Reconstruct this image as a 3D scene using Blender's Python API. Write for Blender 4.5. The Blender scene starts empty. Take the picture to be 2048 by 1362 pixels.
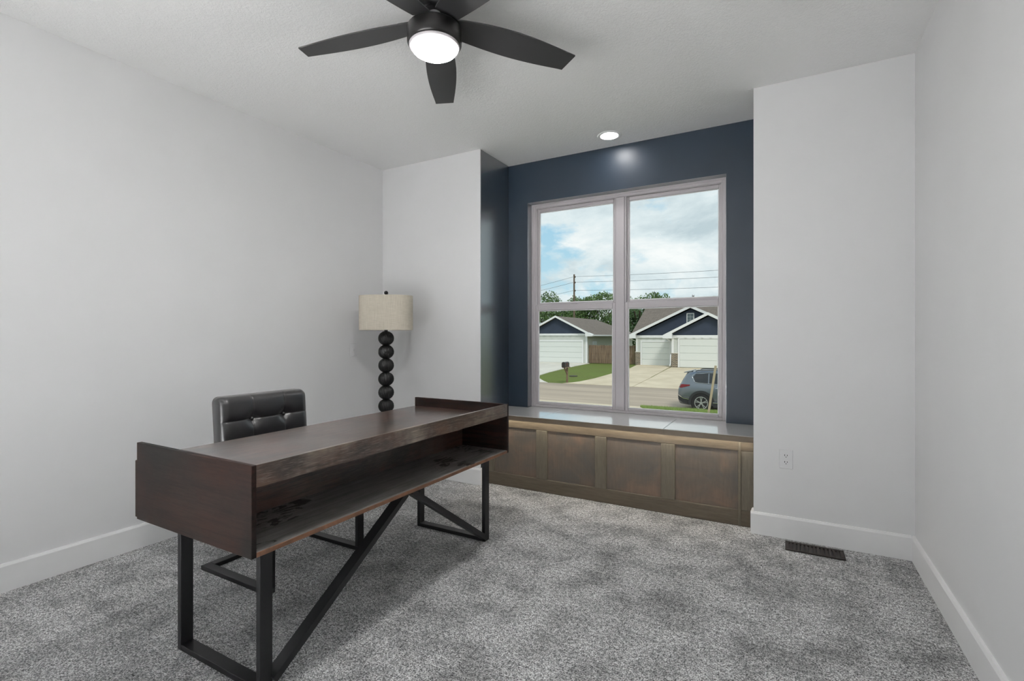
import bpy, bmesh, math, random
from mathutils import Vector, Matrix
random.seed(7)
R = math.radians
S = bpy.context.scene
COL = S.collection

# ---------------------------------------------------------------- camera
CAM_H, FPX, YAW, CY = 1.2084, 981.64, R(29.1045), 673.5
cam_d = bpy.data.cameras.new('camera'); cam = bpy.data.objects.new('camera', cam_d); COL.objects.link(cam)
cam_d.sensor_width = 36; cam_d.lens = 36*FPX/2048; cam_d.shift_y = -(681-CY)/2048
cam_d.clip_start = .02; cam_d.clip_end = 800
cam.location = (0, 0, CAM_H); cam.rotation_euler = (R(90), 0, YAW)
S.camera = cam

# ---------------------------------------------------------------- exposure
S.view_settings.view_transform = 'Standard'; S.view_settings.look = 'None'
S.view_settings.exposure = 0.0; S.view_settings.gamma = 1.0; S.view_settings.use_curve_mapping = False

# ---------------------------------------------------------------- sky: broken cloud
W = bpy.data.worlds.new('sky'); S.world = W; W.use_nodes = True
def world():
    nt = W.node_tree; N = nt.nodes; L = nt.links; N.clear()
    def n(t, **k):
        x = N.new(t)
        for a, b in k.items(): setattr(x, a, b)
        return x
    def m(op, a, b=None):
        x = n('ShaderNodeMath', operation=op)
        for i, v in enumerate((a, b)):
            if v is None: continue
            if isinstance(v, (int, float)): x.inputs[i].default_value = v
            else: L.new(v, x.inputs[i])
        return x.outputs[0]
    tc = n('ShaderNodeTexCoord'); sp = n('ShaderNodeSeparateXYZ'); L.new(tc.outputs['Generated'], sp.inputs[0])
    z = m('ADD', m('MAXIMUM', sp.outputs[2], 0.0), .36)
    cb = n('ShaderNodeCombineXYZ'); L.new(m('DIVIDE', sp.outputs[0], z), cb.inputs[0]); L.new(m('DIVIDE', sp.outputs[1], z), cb.inputs[1])
    def noise(scale, det, rough, off, dist=0.):
        mp = n('ShaderNodeMapping'); mp.inputs['Location'].default_value = off; L.new(cb.outputs[0], mp.inputs[0])
        x = n('ShaderNodeTexNoise'); x.inputs['Scale'].default_value = scale; x.inputs['Detail'].default_value = det
        x.inputs['Roughness'].default_value = rough; x.inputs['Distortion'].default_value = dist; L.new(mp.outputs[0], x.inputs['Vector']); return x.outputs['Fac']
    def ramp(f, *st):
        r = n('ShaderNodeValToRGB'); e = r.color_ramp.elements
        while len(e) < len(st): e.new(.5)
        for el, (p, c) in zip(e, st): el.position = p; el.color = (*c, 1)
        L.new(f, r.inputs[0]); return r.outputs[0]
    def mix(f, a, b):
        x = n('ShaderNodeMix', data_type='RGBA'); L.new(f, x.inputs[0]); L.new(a, x.inputs[6]); L.new(b, x.inputs[7]); return x.outputs[2]
    blue = ramp(sp.outputs[2], (0., (.53, .75, .81)), (.25, (.34, .60, .77)), (.8, (.16, .36, .66)))
    cover = ramp(noise(1.9, 9, .58, SKY_OFF, .15), (.37, (0, 0, 0)), (.45, (1, 1, 1)))
    shade = ramp(noise(3.0, 9, .6, (11.3, 2.2, 0), .25), (.33, (.50, .61, .65)), (.50, (.70, .80, .82)), (.66, (.90, .94, .93)))
    col = mix(cover, blue, shade)
    ground = ramp(sp.outputs[2], (.0, (.28, .30, .26)), (.002, (1, 1, 1)))
    # below the horizon: dull ground
    isup = m('GREATER_THAN', sp.outputs[2], -.005)
    gr = n('ShaderNodeRGB'); gr.outputs[0].default_value = (.22, .25, .18, 1)
    col = mix(isup, gr.outputs[0], col)
    bg = n('ShaderNodeBackground'); bg.inputs[1].default_value = 1.1; L.new(col, bg.inputs[0])
    o = n('ShaderNodeOutputWorld'); L.new(bg.outputs[0], o.inputs[0])
SKY_OFF = (3.1, 1.7, 0)
world()
sun_d = bpy.data.lights.new('sun', 'SUN'); sun_d.energy = 1.5; sun_d.angle = R(14); sun_d.color = (1, .96, .9)
sun = bpy.data.objects.new('sun', sun_d); COL.objects.link(sun); sun.rotation_euler = (R(44), 0, R(36)); sun.location = (0, -5, 12)
FAN_LIGHT = 160.0      # radiance of the fan's glass lens
CAN_LIGHT = 60.0      # radiance of the recessed downlight
FILL_LIGHT = 3100.0    # watts of each fill spot added in the made-up hall
LED_LIGHT = 30.0       # radiance of the strip under the bench lid

# ---------------------------------------------------------------- materials
MATS = {}
class NT:
    def __init__(s, name):
        s.m = bpy.data.materials.new(name); s.m.use_nodes = True; s.t = s.m.node_tree; s.N = s.t.nodes; s.L = s.t.links
        s.b = s.N['Principled BSDF']; MATS[name] = s.m; s._o = None
    def n(s, t, **k):
        x = s.N.new(t)
        for a, b in k.items(): setattr(x, a, b)
        return x
    def coord(s, scale=(1, 1, 1), rot=(0, 0, 0), out='Object'):
        tc = s.n('ShaderNodeTexCoord'); mp = s.n('ShaderNodeMapping'); mp.inputs['Scale'].default_value = scale; mp.inputs['Rotation'].default_value = rot
        s.L.new(tc.outputs[out], mp.inputs[0]); return mp.outputs[0]
    def noise(s, vec, scale, det=2, rough=.5, dist=0.):
        x = s.n('ShaderNodeTexNoise'); x.inputs['Scale'].default_value = scale; x.inputs['Detail'].default_value = det
        x.inputs['Roughness'].default_value = rough; x.inputs['Distortion'].default_value = dist
        if vec is not None: s.L.new(vec, x.inputs['Vector'])
        return x.outputs['Fac']
    def ramp(s, f, *st):
        r = s.n('ShaderNodeValToRGB'); e = r.color_ramp.elements
        while len(e) < len(st): e.new(.5)
        for el, (p, c) in zip(e, st): el.position = p; el.color = (*((c,)*3 if isinstance(c, (int, float)) else c), 1)
        s.L.new(f, r.inputs[0]); return r.outputs[0]
    def mix(s, f, a, b, bt='MIX'):
        x = s.n('ShaderNodeMix', data_type='RGBA', blend_type=bt)
        for i, v in ((0, f), (6, a), (7, b)):
            if isinstance(v, (int, float)): x.inputs[i].default_value = v if i == 0 else (v, v, v, 1)
            elif isinstance(v, tuple): x.inputs[i].default_value = (*v, 1)
            else: s.L.new(v, x.inputs[i])
        return x.outputs[2]
    def math(s, op, a, b):
        x = s.n('ShaderNodeMath', operation=op)
        for i, v in enumerate((a, b)):
            if isinstance(v, (int, float)): x.inputs[i].default_value = v
            else: s.L.new(v, x.inputs[i])
        return x.outputs[0]
    def set(s, color=None, rough=None, metal=None, spec=None):
        for k, v in (('Base Color', color), ('Roughness', rough), ('Metallic', metal), ('Specular IOR Level', spec)):
            if v is None: continue
            if isinstance(v, tuple): s.b.inputs[k].default_value = (*v, 1)
            elif isinstance(v, (int, float)): s.b.inputs[k].default_value = v
            else: s.L.new(v, s.b.inputs[k])
        return s
    def bump(s, h, strength=.3, dist=.01):
        x = s.n('ShaderNodeBump'); x.inputs['Strength'].default_value = strength; x.inputs['Distance'].default_value = dist
        s.L.new(h, x.inputs['Height']); s.L.new(x.outputs[0], s.b.inputs['Normal']); return s
def srgb(r, g, b):
    f = lambda c: (c/255/12.92 if c/255 <= .04045 else ((c/255+.055)/1.055)**2.4)
    return (f(r), f(g), f(b))
def plain(name, col, rough=.5, metal=0., var=.06, scale=8., bump=0., spec=None):
    t = NT(name); v = t.coord(); nz = t.noise(v, scale, 4, .6)
    c = t.ramp(nz, (.3, tuple(x*(1-var) for x in col)), (.7, tuple(min(1, x*(1+var)) for x in col)))
    t.set(c, rough, metal, spec)
    if bump: t.bump(t.noise(v, scale*12, 3, .6), bump, .003)
    return t.m
def materials():
    t = NT('wall_white'); v = t.coord(); t.set(t.ramp(t.noise(v, 3, 3), (.3, (.80, .80, .805)), (.7, (.82, .82, .825))), .62); t.bump(t.noise(v, 160, 3, .6), .06, .002)
    t = NT('ceiling_white'); v = t.coord(); t.set((.92, .92, .918), .85); h = t.ramp(t.noise(v, 75, 5, .62, .5), (.40, 0.), (.60, 1.)); t.bump(h, .34, .0045)
    t = NT('navy_paint'); v = t.coord(); t.b.inputs['IOR'].default_value = 1.52; t.set(t.ramp(t.noise(v, 4, 3), (.3, srgb(28, 42, 55)), (.7, srgb(31, 45, 59))), .42); t.bump(t.noise(v, 130, 3, .6), .05, .002)
    t = NT('navy_gloss'); v = t.coord(); t.set(t.ramp(t.noise(v, 4, 3), (.3, srgb(28, 42, 55)), (.7, srgb(31, 45, 59))), .42); t.b.inputs['Coat Weight'].default_value = 1.; t.b.inputs['Coat IOR'].default_value = 3.0; t.b.inputs['Coat Roughness'].default_value = .26
    plain('trim_white', (.90, .90, .90), .38, var=.01)
    plain('vinyl_white', srgb(190, 185, 188), .35, var=.015)
    plain('plate_white', (.80, .80, .81), .3, var=.01); plain('slot_dark', (.02, .02, .02), .6)
    # carpet: salt and pepper pile with trodden blotches
    t = NT('carpet'); v = t.coord()
    fine = t.noise(v, 170, 3, .8); mid_ = t.noise(v, 60, 2, .6)
    tuft = t.mix(.25, fine, mid_)
    spk = t.ramp(tuft, (.39, (.05, .05, .051)), (.485, (.33, .33, .333)), (.58, (.98, .98, .98)))
    blot = t.mix(.5, t.ramp(t.noise(v, 5.5, 5, .65), (.35, .34), (.59, 1.28)), t.ramp(t.noise(v, 2.0, 3, .5), (.36, .62), (.58, 1.14)))
    t.set(t.mix(1., spk, blot, 'MULTIPLY'), 1., spec=.03)
    t.bump(tuft, .8, .010)
    # desk wood, grain along Y
    def wood(name, dark, mid, light, axis, rough, lo=.3, hi=.7, spec=None, streak=1.):
        t = NT(name); sc = {'X': (1.2, 14, 14), 'Y': (14, 1.2, 14), 'Z': (14, 14, 1.2)}[axis]
        v = t.coord(sc); g = t.noise(v, 4.5*streak, 6, .68, .3); big = t.noise(t.coord(), 2.4, 4, .6, .5); fg = t.noise(v, 22, 3, .6)
        c = t.mix(t.ramp(big, (.36, 0.), (.64, 1.)), dark, mid)
        c = t.mix(t.ramp(g, (lo, 0.), (hi, .8)), c, light)
        c = t.mix(.35, c, t.ramp(fg, (.3, tuple(x*.55 for x in dark)), (.7, mid)))
        t.set(c, rough, spec=spec); t.bump(fg, .10, .002); return t
    def desk_wood(name, axis, dark, mid, grey, rough, k=.5, coat=.35):
        t = NT(name); sc = {'X': (1., 16, 16), 'Y': (16, 1., 16)}[axis]
        v = t.coord(sc); g = t.noise(v, 3.2, 7, .72, .25); fg = t.noise(v, 16, 4, .7); big = t.noise(t.coord(), 2.6, 5, .62, .4); big2 = t.noise(t.coord((1, 1, 1), (.4, .2, 1.)), 3.4, 4, .6)
        c = t.mix(t.ramp(big, (.38, 0.), (.60, 1.)), dark, mid)
        c = t.mix(t.ramp(big2, (.46, 0.), (.66, k)), c, grey)
        c = t.mix(t.ramp(g, (.36, .75), (.56, 0.)), c, tuple(x*.45 for x in dark))
        c = t.mix(t.ramp(fg, (.50, 0.), (.68, .35)), c, grey)
        t.set(c, rough); t.b.inputs['Coat Weight'].default_value = coat; t.b.inputs['Coat Roughness'].default_value = .22
        t.bump(fg, .14, .002); return t
    desk_wood('desk_wood', 'Y', srgb(44, 35, 31), srgb(86, 54, 42), srgb(96, 86, 77), .34, .6, 1.)
    desk_wood('desk_end_wood', 'X', srgb(27, 24, 23), srgb(50, 31, 25), srgb(44, 40, 37), .55, .5, .0).b.inputs['Specular IOR Level'].default_value = .15
    desk_wood('desk_apron_wood', 'Y', srgb(54, 42, 36), srgb(92, 66, 50), srgb(150, 138, 124), .34, .75, .7)
    # dusty shelf with dark wipe marks
    t = desk_wood('desk_shelf_wood', 'Y', srgb(112, 108, 105), srgb(124, 118, 114), srgb(142, 139, 136), .5, .8, .2)
    src = t.b.inputs['Base Color'].links[0].from_socket
    v = t.coord((7, 3.2, 7)); mk = t.ramp(t.math('MULTIPLY', t.noise(v, 2.6, 4, .62, 2.2), t.ramp(t.noise(t.coord(), 3.1, 2), (.42, .55), (.62, 1.12))), (.55, 0.), (.585, 1.))
    t.L.new(t.mix(mk, src, srgb(36, 23, 20)), t.b.inputs['Base Color'])
    plain('desk_edge_wood', srgb(112, 78, 56), .5, var=.25, scale=30)
    # window bench wood: grey-brown stain
    wood('bench_rail_wood', srgb(76, 67, 54), srgb(88, 78, 64), srgb(112, 101, 84), 'X', .42, .35, .7)
    wood('bench_stile_wood', srgb(86, 80, 68), srgb(100, 92, 78), srgb(116, 108, 92), 'Z', .42, .35, .7)
    t = NT('bench_panel_wood'); big = t.noise(t.coord(), 4.2, 5, .6, .6); g = t.noise(t.coord((10, 10, 1.2)), 7, 5, .65)
    c = t.ramp(big, (.34, srgb(84, 81, 76)), (.5, srgb(100, 89, 78)), (.66, srgb(120, 98, 82)))
    t.set(t.mix(t.ramp(g, (.3, 0.), (.75, .5)), c, srgb(78, 68, 60)), .42)
    t = wood('bench_top_wood', srgb(212, 208, 202), srgb(220, 217, 212), srgb(230, 228, 224), 'X', .3, .35, .7); t.b.inputs['Coat Weight'].default_value = 1.; t.b.inputs['Coat IOR'].default_value = 2.2; t.b.inputs['Coat Roughness'].default_value = .1
    plain('bench_edge_wood', srgb(96, 84, 68), .45, var=.1)
    # metals, leather, lamp
    wood('added_hall_floor', srgb(205, 203, 200), srgb(212, 210, 207), srgb(218, 216, 214), 'X', .4)  # pale floor of the added hall, bounces fill light up to the ceiling
    plain('added_hall_paint', srgb(150, 152, 154), .7, var=.01)  # walls of the added hall, greyed to hold back the fill
    plain('black_steel', srgb(30, 30, 32), .42, .3, var=.12, scale=20)
    plain('black_lacquer', srgb(15, 15, 16), .5, var=.1, scale=14)
    plain('fan_black', srgb(40, 40, 41), .48, var=.06)
    plain('fan_housing', srgb(38, 37, 37), .3, .55, var=.05)
    plain('leather', srgb(32, 31, 33), .33, var=.2, scale=7, bump=.03); MATS['leather'].node_tree.nodes['Principled BSDF'].inputs['Coat Weight'].default_value = .8; MATS['leather'].node_tree.nodes['Principled BSDF'].inputs['Coat Roughness'].default_value = .26
    t = NT('lamp_linen'); v = t.coord((1, 1, 1)); a = t.noise(t.coord((6, 6, 160)), 3, 2); b = t.noise(t.coord((130, 130, 4)), 3, 2)
    t.set(t.ramp(t.mix(.5, a, b), (.35, srgb(178, 170, 155)), (.65, srgb(205, 198, 184))), .9); t.bump(t.mix(.5, a, b), .2, .002)
    plain('register_brown', srgb(44, 38, 34), .55, .3); plain('led_housing', (.75, .74, .7), .4)
    def emit(name, col, k):
        t = NT(name); t.set((.9, .9, .88), .3); t.b.inputs['Emission Color'].default_value = (*col, 1); t.b.inputs['Emission Strength'].default_value = k
    emit('lens_glow', (1, .987, .965), FAN_LIGHT); emit('can_glow', (1, .985, .97), CAN_LIGHT); emit('led_glow', (1, .91, .77), LED_LIGHT)
    t = NT('glass'); t.N.remove(t.b)
    tr = t.n('ShaderNodeBsdfTransparent'); tr.inputs[0].default_value = (.975, .975, .975, 1); gl = t.n('ShaderNodeBsdfGlossy'); gl.inputs['Roughness'].default_value = .01
    fr = t.n('ShaderNodeFresnel'); fr.inputs[0].default_value = 1.02; mx = t.n('ShaderNodeMixShader')
    t.L.new(fr.outputs[0], mx.inputs[0]); t.L.new(tr.outputs[0], mx.inputs[1]); t.L.new(gl.outputs[0], mx.inputs[2]); t.L.new(mx.outputs[0], t.N['Material Output'].inputs[0])
    # outside
    t = NT('asphalt'); v = t.coord(); t.set(t.mix(t.ramp(t.noise(t.coord((.12, 1, 1)), .9, 5, .6), (.35, 0.), (.65, 1.)), srgb(158, 146, 130), srgb(186, 171, 152)), .95)
    t = NT('concrete'); v = t.coord(); t.set(t.ramp(t.noise(v, .7, 6, .62), (.3, srgb(196, 182, 155)), (.7, srgb(220, 207, 181))), .9); t.bump(t.noise(v, 40, 3), .1, .01)
    t = NT('pale_concrete'); v = t.coord(); t.set(t.ramp(t.noise(v, .7, 6, .62), (.3, srgb(200, 196, 184)), (.7, srgb(222, 218, 206))), .9)
    t = NT('lawn_green'); v = t.coord(); t.set(t.mix(t.ramp(t.noise(v, .5, 4, .6), (.35, 0.), (.65, 1.)), t.ramp(t.noise(v, 14, 4, .7), (.3, srgb(88, 100, 52)), (.7, srgb(128, 138, 82))), srgb(112, 128, 68)), 1., spec=.1); t.bump(t.noise(v, 30, 3, .7), .6, .04)
    plain('grass_blade', srgb(138, 160, 88), .8, var=.3, scale=3)
    t = NT('siding_paint'); v = t.coord(); t.set(t.ramp(t.noise(v, 1.5, 3), (.3, srgb(196, 200, 194)), (.7, srgb(206, 209, 203))), .7)
    plain('gable_navy', srgb(52, 62, 80), .7, var=.15, scale=1.2); plain('house_trim', srgb(232, 234, 234), .6, var=.02)
    plain('garage_white', srgb(222, 226, 222), .5, var=.01); plain('side_siding', srgb(205, 204, 192), .7, var=.03)
    t = NT('shingles'); v = t.coord(); br = t.n('ShaderNodeTexBrick'); t.L.new(t.coord((1, 1, 1)), br.inputs['Vector']); br.inputs['Scale'].default_value = 1.
    br.inputs['Color1'].default_value = (*srgb(128, 118, 108), 1); br.inputs['Color2'].default_value = (*srgb(108, 100, 92), 1); br.inputs['Mortar'].default_value = (*srgb(84, 78, 72), 1)
    br.inputs['Brick Width'].default_value = .45; br.inputs['Row Height'].default_value = .16; br.inputs['Mortar Size'].default_value = .012
    t.set(t.mix(.45, br.outputs['Color'], t.ramp(t.noise(v, 6, 4, .7), (.3, srgb(92, 86, 80)), (.7, srgb(142, 132, 122)))), .95)
    t = NT('brick'); br = t.n('ShaderNodeTexBrick'); t.L.new(t.coord((1, 1, 1), (R(90), 0, 0)), br.inputs['Vector']); br.inputs['Scale'].default_value = 1.
    br.inputs['Color1'].default_value = (*srgb(128, 112, 92), 1); br.inputs['Color2'].default_value = (*srgb(84, 74, 64), 1); br.inputs['Mortar'].default_value = (*srgb(178, 172, 158), 1)
    br.inputs['Brick Width'].default_value = .24; br.inputs['Row Height'].default_value = .085; br.inputs['Mortar Size'].default_value = .012; t.set(br.outputs['Color'], .9)
    t = NT('fence_wood'); v = t.coord((7, 7, .5)); t.set(t.ramp(t.noise(v, 1.6, 5, .65), (.3, srgb(84, 68, 56)), (.5, srgb(124, 104, 86)), (.7, srgb(150, 128, 104))), .9)
    plain('house_glass', srgb(70, 88, 92), .1, spec=.8); plain('pole_wood', srgb(112, 98, 86), .9, var=.15); plain('wire_black', srgb(70, 78, 84), .7)
    plain('leaf_dark', srgb(60, 84, 46), .8, var=.45, scale=.55); plain('leaf_mid', srgb(88, 112, 66), .8, var=.4, scale=.6); plain('bark', srgb(80, 66, 54), .9, var=.2)
    plain('post_wood', srgb(124, 104, 86), .9, var=.2); plain('mailbox_black', srgb(46, 42, 40), .5); plain('stake_wood', srgb(188, 172, 146), .85, var=.08, scale=12); plain('iron_cover', srgb(66, 62, 56), .8)
    t = NT('car_paint'); t.set(srgb(116, 124, 132), .26, .5); t.b.inputs['Coat Weight'].default_value = .6; t.b.inputs['Coat Roughness'].default_value = .06
    plain('car_glass', srgb(28, 32, 36), .06, spec=.8); plain('car_clad', srgb(48, 50, 52), .6); plain('tyre', srgb(38, 38, 39), .8); plain('alloy', srgb(200, 203, 206), .28, .6, var=.03); plain('chrome', srgb(225, 228, 230), .12, .9, var=.01); plain('tail_red', srgb(120, 22, 24), .2)
materials()

# ---------------------------------------------------------------- builders
class MB:
    def __init__(s): s.v = []; s.f = []; s.smooth = []
    def add(s, vs, fs, sm=False):
        o = len(s.v); s.v += [tuple(v) for v in vs]; s.f += [tuple(i+o for i in f) for f in fs]; s.smooth += [sm]*len(fs); return s
    def box(s, a, b):
        x0, y0, z0 = a; x1, y1, z1 = b
        return s.add([(x0,y0,z0),(x1,y0,z0),(x1,y1,z0),(x0,y1,z0),(x0,y0,z1),(x1,y0,z1),(x1,y1,z1),(x0,y1,z1)],
                     [(0,3,2,1),(4,5,6,7),(0,1,5,4),(1,2,6,5),(2,3,7,6),(3,0,4,7)])
    def rbox(s, a, b, r=.004, seg=1):
        bm = bmesh.new(); bmesh.ops.create_cube(bm, size=1)
        for v in bm.verts: v.co = Vector([a[i] + (v.co[i]+.5)*(b[i]-a[i]) for i in range(3)])
        bmesh.ops.bevel(bm, geom=bm.edges[:], offset=r, segments=seg, profile=.6, affect='EDGES', clamp_overlap=True)
        return s.bm(bm, seg > 1)
    def bm(s, bm, sm=False):
        bm.verts.ensure_lookup_table(); bm.verts.index_update()
        s.add([v.co[:] for v in bm.verts], [tuple(v.index for v in f.verts) for f in bm.faces], sm); bm.free(); return s
    def prism(s, poly, axis, a, b):
        """poly: list of 2-D points in the two other axes (cyclic order), extruded along axis from a to b"""
        n = len(poly); P = lambda p, t: {'X': (t, p[0], p[1]), 'Y': (p[0], t, p[1]), 'Z': (p[0], p[1], t)}[axis]
        vs = [P(p, a) for p in poly] + [P(p, b) for p in poly]
        return s.add(vs, [tuple(range(n))[::-1], tuple(range(n, 2*n))] + [(i, (i+1) % n, n+(i+1) % n, n+i) for i in range(n)])
    def lathe(s, c, prof, n=32, caps=True, sm=True, rad=None):
        """prof: (radius, z) from bottom to top about a vertical axis at c"""
        vs = []; fs = []
        for r, z in prof:
            for k in range(n):
                a = 2*math.pi*k/n; q = r*(rad(a, z) if rad else 1); vs.append((c[0]+q*math.cos(a), c[1]+q*math.sin(a), c[2]+z))
        for j in range(len(prof)-1):
            for k in range(n): k2 = (k+1) % n; fs.append((j*n+k, j*n+k2, (j+1)*n+k2, (j+1)*n+k))
        s.add(vs, fs, sm)
        if caps: s.add(vs[:n], [tuple(range(n))[::-1]]); s.add(vs[-n:], [tuple(range(n))])
        return s
    def tube(s, pts, r, n=8):
        pts = [Vector(p) for p in pts]; vs = []; fs = []
        for i, p in enumerate(pts):
            d = (pts[min(i+1, len(pts)-1)]-pts[max(i-1, 0)]).normalized(); u = d.orthogonal().normalized() if i == 0 else (u-d*u.dot(d)).normalized(); w = d.cross(u)
            for k in range(n): a = 2*math.pi*k/n; vs.append(p+(u*math.cos(a)+w*math.sin(a))*r)
        for j in range(len(pts)-1):
            for k in range(n): k2 = (k+1) % n; fs.append((j*n+k, j*n+k2, (j+1)*n+k2, (j+1)*n+k))
        s.add(vs, fs, True); s.add(vs[:n], [tuple(range(n))[::-1]]); s.add(vs[-n:], [tuple(range(n))]); return s
    def bar(s, p, q, wdir, w, t):
        """flat bar from p to q, w wide along wdir, t thick across"""
        p, q = Vector(p), Vector(q); d = (q-p).normalized(); u = Vector(wdir); u = (u-d*u.dot(d)).normalized(); k = d.cross(u)
        vs = [e + u*(sx*w/2) + k*(sy*t/2) for e in (p, q) for sx, sy in ((-1,-1),(1,-1),(1,1),(-1,1))]
        return s.add(vs, [(3,2,1,0),(4,5,6,7),(0,1,5,4),(1,2,6,5),(2,3,7,6),(3,0,4,7)])
    def sphere(s, c, r, nu=16, nv=10, sq=(1,1,1)):
        prof = [(r*math.sin(math.pi*j/nv), -r*math.cos(math.pi*j/nv)) for j in range(nv+1)]; prof[0] = (1e-4, -r); prof[-1] = (1e-4, r)
        o = len(s.v); s.lathe((0,0,0), prof, nu, False)
        for i in range(o, len(s.v)): v = s.v[i]; s.v[i] = (c[0]+v[0]*sq[0], c[1]+v[1]*sq[1], c[2]+v[2]*sq[2])
        return s
    def mesh(s, name, mat, off=(0,0,0)):
        me = bpy.data.meshes.new(name); me.from_pydata([(x-off[0], y-off[1], z-off[2]) for x, y, z in s.v], [], s.f); me.update()
        bm = bmesh.new(); bm.from_mesh(me); bmesh.ops.recalc_face_normals(bm, faces=bm.faces[:]) if len(s.f) < 40000 else None; bm.to_mesh(me); bm.free()
        me.polygons.foreach_set('use_smooth', s.smooth); me.materials.append(MATS[mat]); return me
ORG = {}
def thing(name, label, cat, loc, group=None):
    o = bpy.data.objects.new(name, None); o.empty_display_size = .1; COL.objects.link(o); o.location = loc; ORG[o.name] = tuple(loc)
    if label: o['label'] = label; o['category'] = cat
    if group: o['group'] = group
    return o
def obj(name, mb, mat, parent=None, **props):
    """one mesh object; built in world coordinates, stored relative to its thing's base"""
    off = ORG[parent.name] if parent else (0, 0, 0)
    o = bpy.data.objects.new(name, mb.mesh(name, mat, off)); COL.objects.link(o)
    if parent: o.parent = parent; ORG[o.name] = off
    else: ORG[o.name] = (0, 0, 0)
    for k, v in props.items(): o[k] = v
    return o
def copy_at(o, delta):
    c = o.copy(); COL.objects.link(c); c.parent = o.parent; c.location = Vector(o.location) + Vector(delta); return c
def struct(name, mb, mat, parent=None): return obj(name, mb, mat, parent, kind='structure')
def B(a, b): return MB().box(a, b)
def RB(a, b, r=.004, seg=1): return MB().rbox(a, b, r, seg)

# ================================================================= THE ROOM
XL, XR, YF, YB, YN, H = -3.2394, .6116, 3.3719, -.35, 3.8452, 2.74     # left, right, front (window side), back, niche back, ceiling
HL, HR = -2.80, -.20                                                   # jambs of the opening made for the added hall's fill light
NL, NR = -2.1742, -.1710                                               # niche sides
OL, OR, OB, OT = -1.984, -.372, .585, 2.385                            # window opening
struct('floor', B((XL-.1, YB-.1, -.1), (XR+.1, 4.02, 0)), 'carpet')
struct('ceiling', B((XL-.1, YB-.1, H), (XR+.1, 4.02, H+.12)), 'ceiling_white')
struct('wall_left', B((XL-.1, YB-.1, 0), (XL, 4.02, H)), 'wall_white')
struct('wall_right', B((XR, YB-.1, 0), (XR+.1, 4.02, H)), 'wall_white')
mb = MB(); mb.box((XL, YB-.1, 0), (HL, YB, H)); mb.box((HR, YB-.1, 0), (XR, YB, H)); struct('wall_back', mb, 'wall_white')
# unseen hall added behind the camera; its lamps fill the room through an opening
HX0, HX1, HY0 = -5.6, 1.0, -4.4
struct('floor_added_hall', B((HX0, HY0, -.1), (HX1, YB-.1, -.002)), 'added_hall_floor')
struct('ceiling_added_hall', B((HX0-.1, HY0-.1, H), (HX1+.1, YB-.1, H+.12)), 'added_hall_paint')
struct('wall_added_hall_left', B((HX0-.1, HY0-.1, -.1), (HX0, YB-.1, H)), 'added_hall_paint'); struct('wall_added_hall_right', B((HX1, HY0-.1, -.1), (HX1+.1, YB-.1, H)), 'added_hall_paint')
struct('wall_added_hall_back', B((HX0, HY0-.1, -.1), (HX1, HY0, H)), 'added_hall_paint')
mb = MB(); mb.box((HX0, YB-.1, -.1), (XL-.1, YB, H)); mb.box((XR+.1, YB-.1, -.1), (HX1, YB, H)); struct('wall_added_hall_front', mb, 'added_hall_paint')
def downlight(x, y, where):  # unseen fill spot, added to brighten the room
    t = thing('fill_downlight', 'unseen fill light added in the made-up hall behind the camera, '+where, 'ceiling light', (x, y, H), 'added fill lights')
    obj('trim_ring', MB().lathe((x, y, H), [(.060, -.002), (.075, -.006), (.085, -.003), (.086, 0)], 32, False), 'trim_white', t)
    d = bpy.data.lights.new('fill_lamp', 'SPOT'); d.energy = FILL_LIGHT; d.spot_size = R(64); d.spot_blend = .5; d.shadow_soft_size = .06; d.color = (.97, .985, 1)
    o = bpy.data.objects.new('fill_lamp', d); COL.objects.link(o); o.parent = t; o.location = (0, 0, -.02)
for hx in (-2.9, -1.8, -.7):
    for hy in (-2.0, -3.3): downlight(hx, hy, {-2.9: 'left', -1.8: 'middle', -.7: 'right'}[hx]+' one of the '+('near' if hy > -3 else 'far')+' row')
struct('wall_front_left', B((XL, YF, 0), (NL, YF+.008, H)), 'wall_white')
struct('wall_front_right', B((NR, YF, 0), (XR, YF+.008, H)), 'wall_white')
struct('wall_niche_left', B((NL-.12, YF+.008, 0), (NL, 4.02, H)), 'navy_gloss')
struct('wall_niche_right', B((NR, YF+.008, 0), (NR+.12, 4.02, H)), 'navy_gloss')
mb = MB(); mb.box((NL, YN, 0), (OL, 4.02, H)); mb.box((OR, YN, 0), (NR, 4.02, H)); mb.box((OL, YN, OT), (OR, 4.02, H)); mb.box((OL, YN, 0), (OR, 4.02, .55))
struct('wall_niche_back', mb, 'navy_paint')
for i_, (a_, b_) in enumerate((((OL, YN+.001, .59), (OL+.002, 3.92, OT)), ((OR-.002, YN+.001, .59), (OR, 3.92, OT)), ((OL+.002, YN+.001, OT-.002), (OR-.002, 3.92, OT)))): struct('trim_%d' % (i_+1), B(a_, b_), 'navy_gloss')
def base_prof(d): return [(0, 0), (d*.016, 0), (d*.016, .122), (d*.010, .134), (0, .134)]
struct('baseboard_left', MB().prism([(XL+p, z) for p, z in base_prof(1)], 'Y', YB, YF), 'trim_white')
struct('baseboard_right', MB().prism([(XR+p, z) for p, z in base_prof(-1)], 'Y', YB, YF), 'trim_white')
struct('baseboard_back', MB().prism([(YB+p, z) for p, z in base_prof(1)], 'X', HR, XR-.016), 'trim_white')
mb = MB().prism([(YF+p, z) for p, z in base_prof(-1)], 'X', XL+.016, NL+.016); mb.prism([(NL+p, z) for p, z in base_prof(1)], 'Y', YF, YF+.068)
struct('baseboard_front_left', mb, 'trim_white')
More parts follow.
